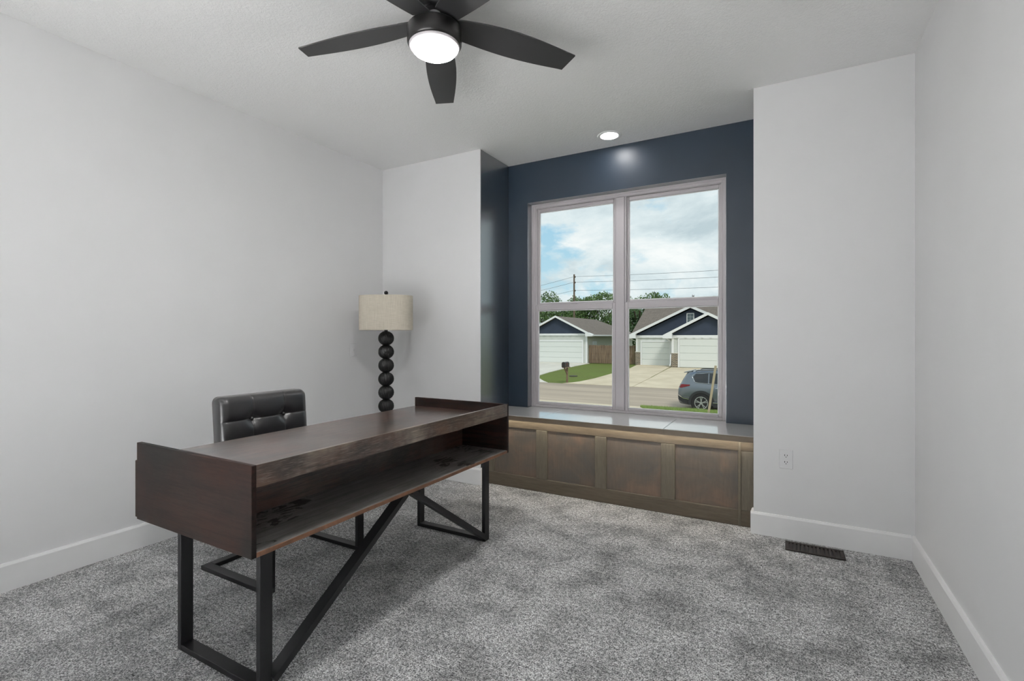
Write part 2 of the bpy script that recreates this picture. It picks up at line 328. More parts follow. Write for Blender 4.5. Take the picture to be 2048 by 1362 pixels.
mb = MB().prism([(YF+p, z) for p, z in base_prof(-1)], 'X', NR-.016, XR-.016); mb.prism([(NR+p, z) for p, z in base_prof(-1)], 'Y', YF, YF+.068)
struct('baseboard_front_right', mb, 'trim_white')

# ---- window: two double-hung units side by side
def window():
    w = thing('window_1', None, None, (OL, 3.93, OB)); w['kind'] = 'structure'
    y0, y1 = 3.93, 4.02; xm = (OL+OR)/2
    mb = MB()
    for a, b in (((OL, y0, OB), (OL+.034, y1, OT)), ((OR-.034, y0, OB), (OR, y1, OT)), ((OL+.034, y0, OT-.036), (OR-.034, y1, OT)), ((OL+.034, y0, OB), (OR-.034, y1, OB+.022))): mb.rbox(a, b, .004)
    obj('window_frame', mb, 'vinyl_white', w)
    obj('mullion', RB((xm-.038, y0-.004, OB+.022), (xm+.038, y1, OT-.036), .005), 'vinyl_white', w)
    for a_, b_ in (((OL, y0-.010, OB+.0025), (OL+.016, y0, OT)), ((OR-.016, y0-.010, OB+.0025), (OR, y0, OT)), ((OL+.016, y0-.010, OT-.016), (OR-.016, y0, OT))): obj('frame_lip', RB(a_, b_, .003), 'vinyl_white', w)
    for x0, x1 in ((OL+.034, xm-.038), (xm+.038, OR-.034)):
        # outer (upper) sash and inner (lower) sash
        for nm, z0, z1, ya, yb, bt, tp in (('upper_sash', 1.463, OT-.036, 3.962, 3.992, .044, .030), ('lower_sash', OB+.022, 1.490, 3.934, 3.962, .022, .050)):
            m = MB(); sw = .027
            m.rbox((x0, ya, z0), (x0+sw, yb, z1), .004); m.rbox((x1-sw, ya, z0), (x1, yb, z1), .004)
            m.rbox((x0+sw, ya, z0), (x1-sw, yb, z0+bt), .004); m.rbox((x0+sw, ya, z1-tp), (x1-sw, yb, z1), .004)
            s_ = obj(nm, m, 'vinyl_white', w)
            bd = MB(); ix0, ix1, iz0, iz1 = x0+sw, x1-sw, z0+bt, z1-tp; q = .007
            for a_, b_ in (((ix0, ya+.006, iz0), (ix0+q, ya+.012, iz1)), ((ix1-q, ya+.006, iz0), (ix1, ya+.012, iz1)), ((ix0+q, ya+.006, iz0), (ix1-q, ya+.012, iz0+q)), ((ix0+q, ya+.006, iz1-q), (ix1-q, ya+.012, iz1))): bd.rbox(a_, b_, .002)
            obj('glazing_bead', bd, 'trim_white', s_)
            obj('pane', B((x0+sw-.002, ya+.012, z0+bt-.002), (x1-sw+.002, ya+.015, z1-tp+.002)), 'glass', s_)
        obj('jamb_track', RB((x0, 3.934, 1.490), (x0+.012, 3.962, OT-.036), .002), 'vinyl_white', w); obj('jamb_track', RB((x1-.012, 3.934, 1.490), (x1, 3.962, OT-.036), .002), 'vinyl_white', w)
        obj('sash_lock', RB(((x0+x1)/2-.03, 3.938, 1.490), ((x0+x1)/2+.03, 3.960, 1.502), .004), 'vinyl_white', w)
window()

# ---- window bench with panelled front
def bench():
    yf = 3.4431; zt = .587; zb = .560
    t = thing('window_bench', 'grey-brown wooden window bench with four recessed panels, built into the navy niche', 'bench', ((NL+NR)/2, 3.6, 0))
    st = [(NL+.002, -2.086), (-1.702, -1.607), (-1.223, -1.134), (-.746, -.653), (-.264, NR-.002)]
    obj('carcass', B((NL+.002, yf+.020, .0), (NR-.002, YN-.003, zb-.002)), 'bench_stile_wood', t)
    obj('top_rail', RB((NL+.002, yf, .479), (NR-.002, yf+.019, zb-.002), .003), 'bench_rail_wood', t)
    obj('bottom_rail', RB((NL+.002, yf, 0), (NR-.002, yf+.019, .102), .003), 'bench_rail_wood', t)
    for a, b in st: obj('stile', RB((a, yf, .102), (b, yf+.019, .479), .003), 'bench_stile_wood', t)
    obj('corner_strip', RB((-.262, yf-.006, 0), (-.246, yf, .555), .003), 'bench_stile_wood', t)
    for i in range(4): obj('panel', B((st[i][1], yf+.013, .102), (st[i+1][0], yf+.0195, .479)), 'bench_panel_wood', t)
    for i, (a, b) in enumerate(((NL+.002, -1.650), (-1.647, -.722), (-.719, NR-.002))):
        obj('seat_lid', RB((a, 3.385, zb), (b, YN-.001, zt), .003), 'bench_top_wood', t)
        obj('lid_edge', B((a-.0014, 3.377, zb-.010), (b+.0014, 3.386, zt-.002)), 'bench_edge_wood', t)
    obj('window_ledge', B((OL+.002, YN-.001, zb), (OR-.002, 3.9295, zt-.0005)), 'bench_top_wood', t)
    s = thing('led_strip', 'glowing warm LED light strip under the lip of the window bench', 'light strip', ((NL+NR)/2, 3.41, zb))
    obj('channel', B((NL+.01, 3.398, zb-.005), (NR-.01, 3.418, zb-.0005)), 'led_housing', s)
    obj('diffuser', B((NL+.012, 3.401, zb-.007), (NR-.012, 3.415, zb-.005)), 'led_glow', s)
bench()

# ---- ceiling fan
def fan():
    cx, cy = -1.347, 1.720
    t = thing('ceiling_fan', 'black five-blade ceiling fan with a lit round glass lamp', 'ceiling fan', (cx, cy, H))
    obj('canopy', MB().lathe((cx, cy, 0), [(.055, 2.688), (.072, 2.70), (.075, H)], 40), 'fan_black', t)
    obj('down_rod', MB().lathe((cx, cy, 0), [(.0275, 2.567), (.0275, 2.69)], 28), 'trim_white', t)
    obj('motor_hub', MB().lathe((cx, cy, 0), [(.055, 2.630), (.085, 2.636), (.088, 2.672), (.07, 2.685)], 40), 'fan_black', t)
    rb = .119
    obj('lamp_housing', MB().lathe((cx, cy, 0), [(.104, 2.484), (rb-.006, 2.487), (rb, 2.496), (rb, 2.556), (rb-.008, 2.566), (.0, 2.570)], 64), 'fan_housing', t)
    obj('lens_rim', MB().lathe((cx, cy, 0), [(.0995, 2.476), (.109, 2.4775), (.1105, 2.483), (.1105, 2.490)], 64, False), 'vinyl_white', t)
    obj('lens', MB().lathe((cx, cy, 0), [(.002, 2.449), (.05, 2.450), (.080, 2.455), (.094, 2.464), (.099, 2.475), (.099, 2.486)], 56), 'lens_glow', t)
    n = 22; zc = 2.584; pitch = R(-11)
    vs = []; fs = []
    for k in range(n+1):
        u = k/n; r = .085+u*.570
        wl = .050+.020*math.sin(math.pi*min(1, u*1.02))-.004*u; wt = .050+.034*math.sin(math.pi*(u**.9)*.93)-.002*u
        for sgn, w, ex in ((1, wl, .0), (-1, wt, .020*u**6)):
            for dz in (-.003, .003):
                l = sgn*w; vs.append((r+ex, l*math.cos(pitch), l*math.sin(pitch)+dz-.032*u))
    for k in range(n):
        a = k*4; b = a+4
        fs += [(a, b, b+2, a+2), (a+1, a+3, b+3, b+1), (a, a+1, b+1, b), (a+2, b+2, b+3, a+3)]
    fs += [(0, 2, 3, 1), (n*4, n*4+1, n*4+3, n*4+2)]
    for k in range(5):
        a = R(123.5+72*k); ca, sa = math.cos(a), math.sin(a); rot = lambda v: (cx+v[0]*ca-v[1]*sa, cy+v[0]*sa+v[1]*ca, zc+v[2])
        bl = obj('blade', MB().add([rot(v) for v in vs], fs), 'fan_black', t)
        m = MB(); m.bar(rot((.05, 0, .056)), rot((.10, 0, .012)), rot((0, 1, 0)) and (-sa, ca, 0), .05, .006); m.bar(rot((.095, 0, .008)), rot((.165, 0, .008)), (-sa, ca, 0), .05, .006)
        obj('blade_arm', m, 'fan_black', bl)
fan()

# ---- recessed light in the niche ceiling
def can():
    c = (-1.170, 3.625)
    t = thing('recessed_light', 'round white recessed ceiling light, lit, over the window bench', 'ceiling light', (*c, H))
    obj('trim_ring', MB().lathe((*c, H), [(.066, -.004), (.083, -.008), (.090, -.003), (.091, 0)], 48, False), 'trim_white', t)
    obj('diffuser', MB().lathe((*c, H), [(.001, -.0045), (.068, -.004), (.068, -.0005)], 48), 'can_glow', t)
can()

# ---- wall plates
def outlet():
    x, z, y = .004, .475, YF
    t = thing('wall_outlet', 'white duplex wall outlet on the short wall right of the window bench', 'outlet', (x, y, z))
    obj('cover_plate', RB((x-.036, y-.006, z-.058), (x+.036, y, z+.058), .003), 'plate_white', t)
    for dz in (-.020, .020):
        r = MB(); pr = [(x+.0165*math.cos(a)*(1 if abs(math.cos(a)) < .95 else .98), z+dz+max(-.0125, min(.0125, .0165*math.sin(a)))) for a in [2*math.pi*k/24 for k in range(24)]]
        r.prism(pr, 'Y', y-.0085, y-.005); rc = obj('receptacle', r, 'plate_white', t)
        s = MB(); s.box((x-.0082, y-.0090, z+dz-.001), (x-.0052, y-.0084, z+dz+.009)); s.box((x+.0052, y-.0090, z+dz+.000), (x+.0082, y-.0084, z+dz+.008)); s.lathe((0, 0, 0), [(.001, 0), (.001, .0001)], 6)
        s.prism([(x+.0026*math.cos(a), z+dz-.0065+.0026*math.sin(a)) for a in [2*math.pi*k/10 for k in range(10)]], 'Y', y-.0090, y-.0084)
        s.v = [v if abs(v[1]) > .01 else (x, y-.0086, z+dz) for v in s.v]
        obj('slots', s, 'slot_dark', rc)
    obj('screw', MB().prism([(x+.003*math.cos(a), z+.003*math.sin(a)) for a in [2*math.pi*k/10 for k in range(10)]], 'Y', y-.0075, y-.005), 'plate_white', t)
outlet()
def switch():
    y, z, x = 3.018, 1.096, XL
    t = thing('light_switch', 'white toggle light switch plate on the left wall beside the floor lamp', 'light switch', (x, y, z))
    obj('cover_plate', RB((x, y-.036, z-.058), (x+.006, y+.036, z+.058), .003), 'plate_white', t)
    obj('toggle', MB().prism([(x+.005, z-.012), (x+.008, z-.012), (x+.018, z+.006), (x+.016, z+.011), (x+.005, z+.012)], 'Y', y-.005, y+.005) if False else MB().add(
        [(x+.005, y+sy*.005, z+dz) for sy in (-1, 1) for dz in (-.012, .012)] + [(x+.017, y+sy*.004, z+dz) for sy in (-1, 1) for dz in (.004, .011)],
        [(0, 1, 3, 2), (4, 6, 7, 5), (0, 4, 5, 1), (2, 3, 7, 6), (0, 2, 6, 4), (1, 5, 7, 3)]), 'plate_white', t)
    for dz in (-.034, .034): obj('screw', MB().prism([(y+.003*math.cos(a), z+dz+.003*math.sin(a)) for a in [2*math.pi*k/10 for k in range(10)]], 'X', x+.005, x+.0072), 'plate_white', t)
switch()
def register():
    x0, x1, y0, y1 = .0, .286, 3.180, 3.312
    t = thing('floor_register', 'dark brown metal floor vent set in the carpet by the baseboard', 'vent', ((x0+x1)/2, (y0+y1)/2, 0))
    m = MB(); z0, z1 = .001, .009
    m.rbox((x0, y0, z0), (x1, y0+.022, z1), .002); m.rbox((x0, y1-.022, z0), (x1, y1, z1), .002); m.rbox((x0, y0+.022, z0), (x0+.02, y1-.022, z1), .002); m.rbox((x1-.02, y0+.022, z0), (x1, y1-.022, z1), .002)
    obj('frame', m, 'register_brown', t); obj('duct_floor', B((x0+.01, y0+.01, .0005), (x1-.01, y1-.01, .0015)), 'slot_dark', t)
    n = 13
    for k in range(n):
        x = x0+.02+(k+.5)*(x1-x0-.04)/n; obj('slat', B((x-.0055, y0+.022, .002), (x+.0055, y1-.022, .008)), 'register_brown', t)
register()

# ---- desk
def desk():
    xf, xb, y0, y1, zb, zt, zd = -1.470, -2.190, .952, 2.600, .504, .800, .742
    t = thing('writing_desk', 'long dark wood desk with an open front shelf and black steel legs', 'desk', ((xf+xb)/2, (y0+y1)/2, 0))
    e = .018
    for a, b in ((y0, y0+e), (y1-e, y1)): obj('end_panel', RB((xb, a, zb), (xf, b, zt), .0015), 'desk_end_wood', t)
    obj('desktop', RB((xb, y0+e, zd-.020), (xf-.018, y1-e, zd), .001), 'desk_wood', t)
    obj('front_apron', B((xf-.018, y0+e-.0005, zt-.072), (xf-.0004, y1-e+.0005, zt-.0004)), 'desk_apron_wood', t)
    sh = obj('shelf', B((xb+.02, y0+e, zb), (xf-.003, y1-e, zb+.016)), 'desk_shelf_wood', t)
    obj('shelf_edge', RB((xf-.003, y0+e, zb), (xf, y1-e, zb+.016), .001), 'desk_edge_wood', sh)
    obj('shelf_back', B((xf-.345, y0+e, zb+.016), (xf-.330, y1-e, zd-.020)), 'desk_wood', t)
    n = 3; L = (y1-y0)
    for k in range(n):
        a = y0+.004+k*L/n; b = y0+(k+1)*L/n-.004
        dr = obj('drawer', RB((xb-.022, a, zb+.004), (xb+.012, b, zd-.006 if False else .728), .002), 'desk_end_wood', t)
        obj('drawer_pull', RB((xb-.036, (a+b)/2-.07, .625), (xb-.022, (a+b)/2+.07, .637), .003), 'black_steel', dr)
    # steel frames: flat bar, wide along the desk
    w, th = .047, .022; xl_f, xl_b = -1.555, -2.045
    feet = []
    for yc in (y0+.102, y1-.130):
        for x in (xl_f, xl_b): obj('leg', MB().rbox((x-th/2, yc-w/2, 0), (x+th/2, yc+w/2, zb), .0015), 'black_steel', t)
        obj('foot_bar', RB((xl_b+th/2, yc-w/2, 0), (xl_f-th/2, yc+w/2, th), .0015), 'black_steel', t)
        obj('top_bar', RB((xl_b+th/2, yc-w/2, zb-.012), (xl_f-th/2, yc+w/2, zb-.0005), .0015), 'black_steel', t)
        feet.append(yc)
    ym = (y0+y1)/2
    for yc, sg in ((feet[0], 1), (feet[1], -1)):
        obj('brace', MB().bar((xl_f, yc+sg*(w/2), .028), (xl_f, ym-sg*.02, zb-.026), (1, 0, 0), .048, .026), 'black_steel', t)
desk()

# ---- chair
def chair():
    yc0, yc1 = 1.512, 2.048
    t = thing('desk_chair', 'black tufted leather chair with a black sled frame, tucked behind the desk', 'chair', (-2.36, 1.75, 0))
    # backrest: pillow with button tufting
    ny, nz = 130, 108; z0, z1 = .44, .885; T = .085; cols = [1.690, 1.888]; rows = [.752, .590]
    def front(y, z):
        ey = min(y-yc0, yc1-y)/.045; ez = min(z1-z, z-z0)/.05
        e = math.sqrt(max(0, 1-max(0, 1-ey)**2))*math.sqrt(max(0, 1-max(0, 1-ez)**2))
        g = 0
        for c in cols: g = max(g, .011*math.exp(-((y-c)/.0035)**2), .005*math.exp(-abs(y-c)/.02))
        for c in rows: g = max(g, .011*math.exp(-((z-c)/.0035)**2), .005*math.exp(-abs(z-c)/.02))
        b = sum(.020*math.exp(-(((y-a)**2+(z-c)**2)/.030**2)) for a in cols for c in rows)
        return .045+e*(T-.045-g*e-b*e)
    lean = lambda z: -.085*(z-z0)
    def rc(y, z, r=.034):      # rounded corners of the outline
        cy, cz = min(max(y, yc0+r), yc1-r), min(max(z, z0+r), z1-r); dy, dz = y-cy, z-cz
        k = max(abs(dy), abs(dz))/math.hypot(dy, dz) if dy and dz else 1.
        return cy+dy*k, cz+dz*k
    vs = []; fs = []
    for j in range(nz+1):
        for i in range(ny+1):
            y = yc0+(yc1-yc0)*i/ny; z = z0+(z1-z0)*j/nz
            vs.append((-2.640+lean(z)+front(y, z), *rc(y, z)))
    o = len(vs)
    for j in range(nz+1):
        for i in range(ny+1):
            y = yc0+(yc1-yc0)*i/ny; z = z0+(z1-z0)*j/nz
            ey = min(y-yc0, yc1-y)/.02; ez = min(z1-z, z-z0)/.02; e = (1-max(0, 1-ey)**2)*(1-max(0, 1-ez)**2)
            vs.append((-2.642+lean(z)-.018*e, *rc(y, z)))
    W_ = ny+1
    for j in range(nz):
        for i in range(ny):
            a = j*W_+i; fs.append((a, a+1, a+W_+1, a+W_)); fs.append((o+a, o+a+W_, o+a+W_+1, o+a+1))
    ring = [i for i in range(W_)] + [j*W_+ny for j in range(1, nz+1)] + [nz*W_+i for i in range(ny-1, -1, -1)] + [j*W_ for j in range(nz-1, 0, -1)]
    for k in range(len(ring)): a, b = ring[k], ring[(k+1) % len(ring)]; fs.append((a, o+a, o+b, b))
    back = obj('backrest', MB().add(vs, fs, True), 'leather', t)
    for a in cols:
        for c in rows: obj('button', MB().sphere((-2.640+lean(c)+front(a, c)+.005, a, c), .0115, 14, 8), 'leather', back)
    obj('seat', RB((-2.64, yc0+.01, .40), (-2.13, yc1-.01, .485), .028, 4), 'leather', t)
    w, h = .046, .022; xf, xr = -2.108, -2.625
    ya, yb = 1.462, 2.020
    for y in (ya, yb):
        obj('runner', RB((xr-w/2, y-w/2 if y == ya else y-w/2, 0), (xf, y+w/2, h), .0015), 'black_steel', t)
        obj('upright', RB((xf-h, y-w/2, h), (xf, y+w/2, .40), .0015), 'black_steel', t)
        obj('seat_rail', RB((xr, y-w/2, .378), (xf-h, y+w/2, .3995), .0015), 'black_steel', t)
    obj('rear_crossbar', RB((xr-w/2, ya+w/2, 0), (xr+w/2, yb-w/2, h), .0015), 'black_steel', t)
chair()

# ---- floor lamp
def lamp():
    c = (-2.842, 2.996)
    t = thing('floor_lamp', 'floor lamp of stacked black ribbed balls with an oval beige linen shade', 'floor lamp', (*c, 0))
    obj('base', MB().lathe((*c, 0), [(.14, .0), (.145, .006), (.142, .022), (.06, .030), (.03, .034)], 48), 'black_lacquer', t)
    z = 1.196; k = 0; r = .0605; sp = .1102
    while z > .08:
        prof = [(max(.001, r*math.sin(math.pi*j/14)), -r*.98*math.cos(math.pi*j/14)) for j in range(15)]
        obj('ribbed_ball', MB().lathe((*c, z), prof, 80, True, True, lambda a, zz: 1+.055*math.cos(20*(a+zz*4.5))), 'black_lacquer', t); z -= sp; k += 1
    obj('neck', MB().lathe((*c, 0), [(.014, 1.25), (.014, 1.285), (.008, 1.287), (.008, 1.555)], 16), 'black_steel', t)
    obj('finial', MB().sphere((c[0], c[1], 1.566), .0165, 16, 10), 'black_lacquer', t)
    a0 = YAW+R(-4)
    def oval(a, z):
        n_ = 2.7; A, Bb = 1, .64
        q = (abs(math.cos(a)/A)**n_+abs(math.sin(a)/Bb)**n_)**(-1/n_); return q
    def shade(r0, r1, za, zb_, flip):
        N = 72; vs = []; fs = []
        for rr, zz in ((r0, za), (r1, zb_)):
            for k in range(N):
                a = 2*math.pi*k/N; q = rr*oval(a, 0); vs.append((c[0]+q*math.cos(a+a0), c[1]+q*math.sin(a+a0), zz))
        for k in range(N): k2 = (k+1) % N; fs.append((k, k2, N+k2, N+k))
        return vs, fs
    za, zb_ = 1.262, 1.541; R0 = .214
    N = 72; m = MB(); rings = []
    for rr, zz in ((R0, za), (R0, zb_), (R0-.003, zb_), (R0-.003, za)):
        rings.append([(c[0]+rr*oval(2*math.pi*k/N, 0)*math.cos(2*math.pi*k/N+a0), c[1]+rr*oval(2*math.pi*k/N, 0)*math.sin(2*math.pi*k/N+a0), zz) for k in range(N)])
    vs = sum(rings, []); fs = []
    for j in range(4):
        for k in range(N): k2 = (k+1) % N; j2 = (j+1) % 4; fs.append((j*N+k, j*N+k2, j2*N+k2, j2*N+k))
    sh = obj('lamp_shade', MB().add(vs, fs, False), 'lamp_linen', t)
    a = R(-66); q = (R0+.0006)*oval(a, 0); p = (c[0]+q*math.cos(a+a0), c[1]+q*math.sin(a+a0))
    obj('seam', MB().bar((*p, za), (*p, zb_), (-math.sin(a0), math.cos(a0), 0), .0016, .003), 'lamp_linen', sh)
    m = MB()
    for aa in (0, math.pi): m.bar((c[0], c[1], 1.538), (c[0]+(R0-.004)*math.cos(aa+a0), c[1]+(R0-.004)*math.sin(aa+a0), 1.538), (0, 0, 1), .004, .004)
    obj('shade_spider', m, 'black_steel', t)
lamp()

# ================================================================= OUTSIDE
def lawn_z(y):      # our side of the street
    P = [(4.02, -.22), (13.25, -.74), (19.3, -1.53), (20.1, -1.85)]
    for (a, za), (b, zb) in zip(P, P[1:]):
        if y <= b: return za+(zb-za)*(y-a)/(b-a)
    return P[-1][1]
def far_z(y): return -1.75+(y-28.8)*(.36/16.7) if y < 45.5 else -1.39
def strip(x0, x1, ys, zf, th=.25, bumps=0):
    m = MB(); xs = [x0+(x1-x0)*i/24 for i in range(25)]; n = len(xs); vs = []
    for y in ys:
        for x in xs: vs.append((x, y, zf(y)+(random.uniform(-bumps, bumps) if bumps else 0)))
    fs = [(j*n+i, j*n+i+1, (j+1)*n+i+1, (j+1)*n+i) for j in range(len(ys)-1) for i in range(n-1)]
    o = len(vs); vs += [(x, y, z-th) for x, y, z in vs[:o]]
    fs += [(o+d, o+c_, o+b, o+a) for a, b, c_, d in fs[:]]
    b_ = [i for i in range(n)] + [j*n+n-1 for j in range(1, len(ys))] + [(len(ys)-1)*n+i for i in range(n-2, -1, -1)] + [j*n for j in range(len(ys)-2, 0, -1)]
    fs += [(b_[k], o+b_[k], o+b_[(k+1) % len(b_)], b_[(k+1) % len(b_)]) for k in range(len(b_))]
    return m.add(vs, fs)
def edge_x(y): return -3.3-max(0, y-13.25)*.28     # right edge of our own driveway, flaring to the street
def strip_e(ys, right):
    m = MB(); n = 13
    for sgn in (0, 1):
        vs = []
        for y in ys:
            e = edge_x(y); a, b = (e+.01, 14) if right else (-13, e-.01)
            vs += [(a+(b-a)*i/(n-1), y, lawn_z(y)-.25*sgn) for i in range(n)]
        m.add(vs, [(j*n+i, j*n+i+1, (j+1)*n+i+1, (j+1)*n+i) for j in range(len(ys)-1) for i in range(n-1)])
    return m
YS = [4.05, 7, 10, 13.25, 15, 17, 19.3, 20.1]
struct('lawn_near', strip_e(YS, True), 'lawn_green')
struct('driveway_near', strip_e(YS, False), 'concrete')
struct('lawn_near_left', strip(-45, -13.02, [4.05, 9, 13.25, 16, 19.3, 20.1], lawn_z), 'lawn_green')
struct('street', strip(-90, 60, [20.1, 24, 28.3], lambda y: -1.86+max(0, (y-22))*.0175), 'asphalt')
struct('gutter', strip(-90, 60, [28.3, 28.8], lambda y: -1.765+(y-28.3)*.03), 'asphalt')
# far ground: base grass, with slabs on top
struct('lawn_far', strip(-110, 80, [28.8, 36, 45.5, 70, 140], lambda y: far_z(y)-.03), 'lawn_green')

# grass blades at the crest of the near lawn
def grass():
    rnd = random.Random(3); vs = []; fs = []
    for k in range(26000):
        y = 12.2+7.2*rnd.random()**.8; x = rnd.uniform(edge_x(y)+.02, 1.0); z = lawn_z(y); h = rnd.uniform(.03, .09)*(1.5 if rnd.random() < .08 else 1); a = rnd.uniform(0, 6.28); w = .006
        dx, dy = math.cos(a)*w, math.sin(a)*w; lx, ly = rnd.uniform(-.04, .04), rnd.uniform(-.04, .04); o = len(vs)
        vs += [(x-dx, y-dy, z), (x+dx, y+dy, z), (x+lx, y+ly, z+h)]; fs.append((o, o+1, o+2))
    o = obj('grass', MB().add(vs, fs), 'grass_blade', None, kind='stuff', label='short bright green grass blades at the edge of the near lawn', category='grass')
grass()

# driveways across the street: slabs with open joints
def slabs(name, label, quads, mat):
    t = thing(name, None, None, quads[0][0]+(0,) if len(quads[0][0]) == 2 else quads[0][0]); t['kind'] = 'structure'
    for q in quads:
        m = MB(); n = len(q); vs = [(x, y, far_z(y)+.012) for x, y in q] + [(x, y, far_z(y)-.12) for x, y in q]
        m.add(vs, [tuple(range(n)), tuple(range(n, 2*n))[::-1]] + [(i, n+i, n+(i+1) % n, (i+1) % n) for i in range(n)])
        obj('slab', m, mat, t)
    return t
g_ = .02
def drive_right():
    E = [(-12.35, 28.82), (-11.96, 29.5), (-11.73, 30.2), (-11.5, 32.4), (-11.5, 34.5)]
    Q = [E[:]+[(-8.15, 34.5-g_), (-7.9, 28.82)]]
    Q.append([(-11.5, 34.5+g_), (-11.52, 40.0-g_), (-8.5, 40.0-g_), (-8.2, 34.5+g_)]); Q.append([(-11.53, 40.0+g_), (-11.55, 41.5), (-12.0, 45.45), (-8.8, 45.45), (-8.55, 40.0+g_)])
    for a, b in ((-8.1, -4.7), (-4.66, -1.2), (-1.16, 1.8)):
        o = .25 if a == -8.1 else 0
        for y0, y1, k0, k1 in ((28.82, 34.5-g_, .24, 0), (34.5+g_, 40.0-g_, 0, -.32), (40.0+g_, 43.6, -.34, -.5)):
            Q.append([(a+(k0 if o else 0), y0), (b, y0), (b, y1), (a+(k1 if o else 0), y1)])
    slabs('driveway_right', None, Q, 'concrete')
drive_right()
def drive_left():
    E = [(-13.4, 28.82), (-14.0, 29.5), (-15.0, 30.9), (-16.05, 33.1), (-16.4, 35.7), (-16.6, 38.6), (-16.75, 42.0), (-16.7, 45.6)]
    xs = -20.0; Q = [[(xs, 28.82)]+E[:4]+[(xs, 33.1)], [(xs, 33.1+g_), (E[3][0], 33.1+g_), E[4], E[5], (xs, 38.6)], [(xs, 38.6+g_), (E[5][0], 38.6+g_), E[6], E[7], (xs, 45.6)]]
    for y0, y1 in ((28.82, 33.1), (33.1+g_, 38.6), (38.6+g_, 45.6)): Q.append([(-23.6, y0), (xs-g_, y0), (xs-g_, y1), (-23.6, y1)])
    slabs('driveway_left', None, Q, 'pale_concrete')
drive_left()

# ---- houses
def lap(m, x0, x1, z0, z1, y, step=.15):
    z = z0
    while z < z1-1e-4:
        zz = min(z1, z+step); m.add([(x0, y-.022, z), (x1, y-.022, z), (x1, y-.004, zz), (x0, y-.004, zz), (x0, y, z), (x1, y, z)], [(0, 1, 2, 3), (0, 4, 5, 1)]); z = zz
def garage_door(parent, x0, x1, z0, z1, y, n=4):
    d = obj('garage_door', B((x0, y, z0), (x1, y+.05, z1)), 'garage_white', parent)
    for k in range(n):
        a = z0+(z1-z0)*k/n; b = z0+(z1-z0)*(k+1)/n; obj('door_section', RB((x0+.01, y-.03, a+.012), (x1-.01, y, b-.012), .008), 'garage_white', d)
    m = MB(); m.box((x0-.13, y-.07, z0), (x0, y+.02, z1+.13)); m.box((x1, y-.07, z0), (x1+.13, y+.02, z1+.13)); m.box((x0, y-.07, z1), (x1, y+.02, z1+.13)); obj('door_casing', m, 'house_trim', parent)
def gable_roof(parent, xl, xr, ze, zp, yf, yb, th=.16, fascia=True):
    """ridge along Y"""
    xm = (xl+xr)/2
    for a, b in ((xl, xm), (xr, xm)):
        m = MB().prism([(a, ze), (b, zp), (b, zp+th), (a, ze+th*.75)], 'Y', yf, yb); obj('roof_slope', m, 'shingles', parent)
        if fascia: obj('rake_board', MB().prism([(a, ze-.10), (b, zp-.06), (b, zp+th+.02), (a, ze+th*.75+.02)], 'Y', yf-.05, yf), 'house_trim', parent)
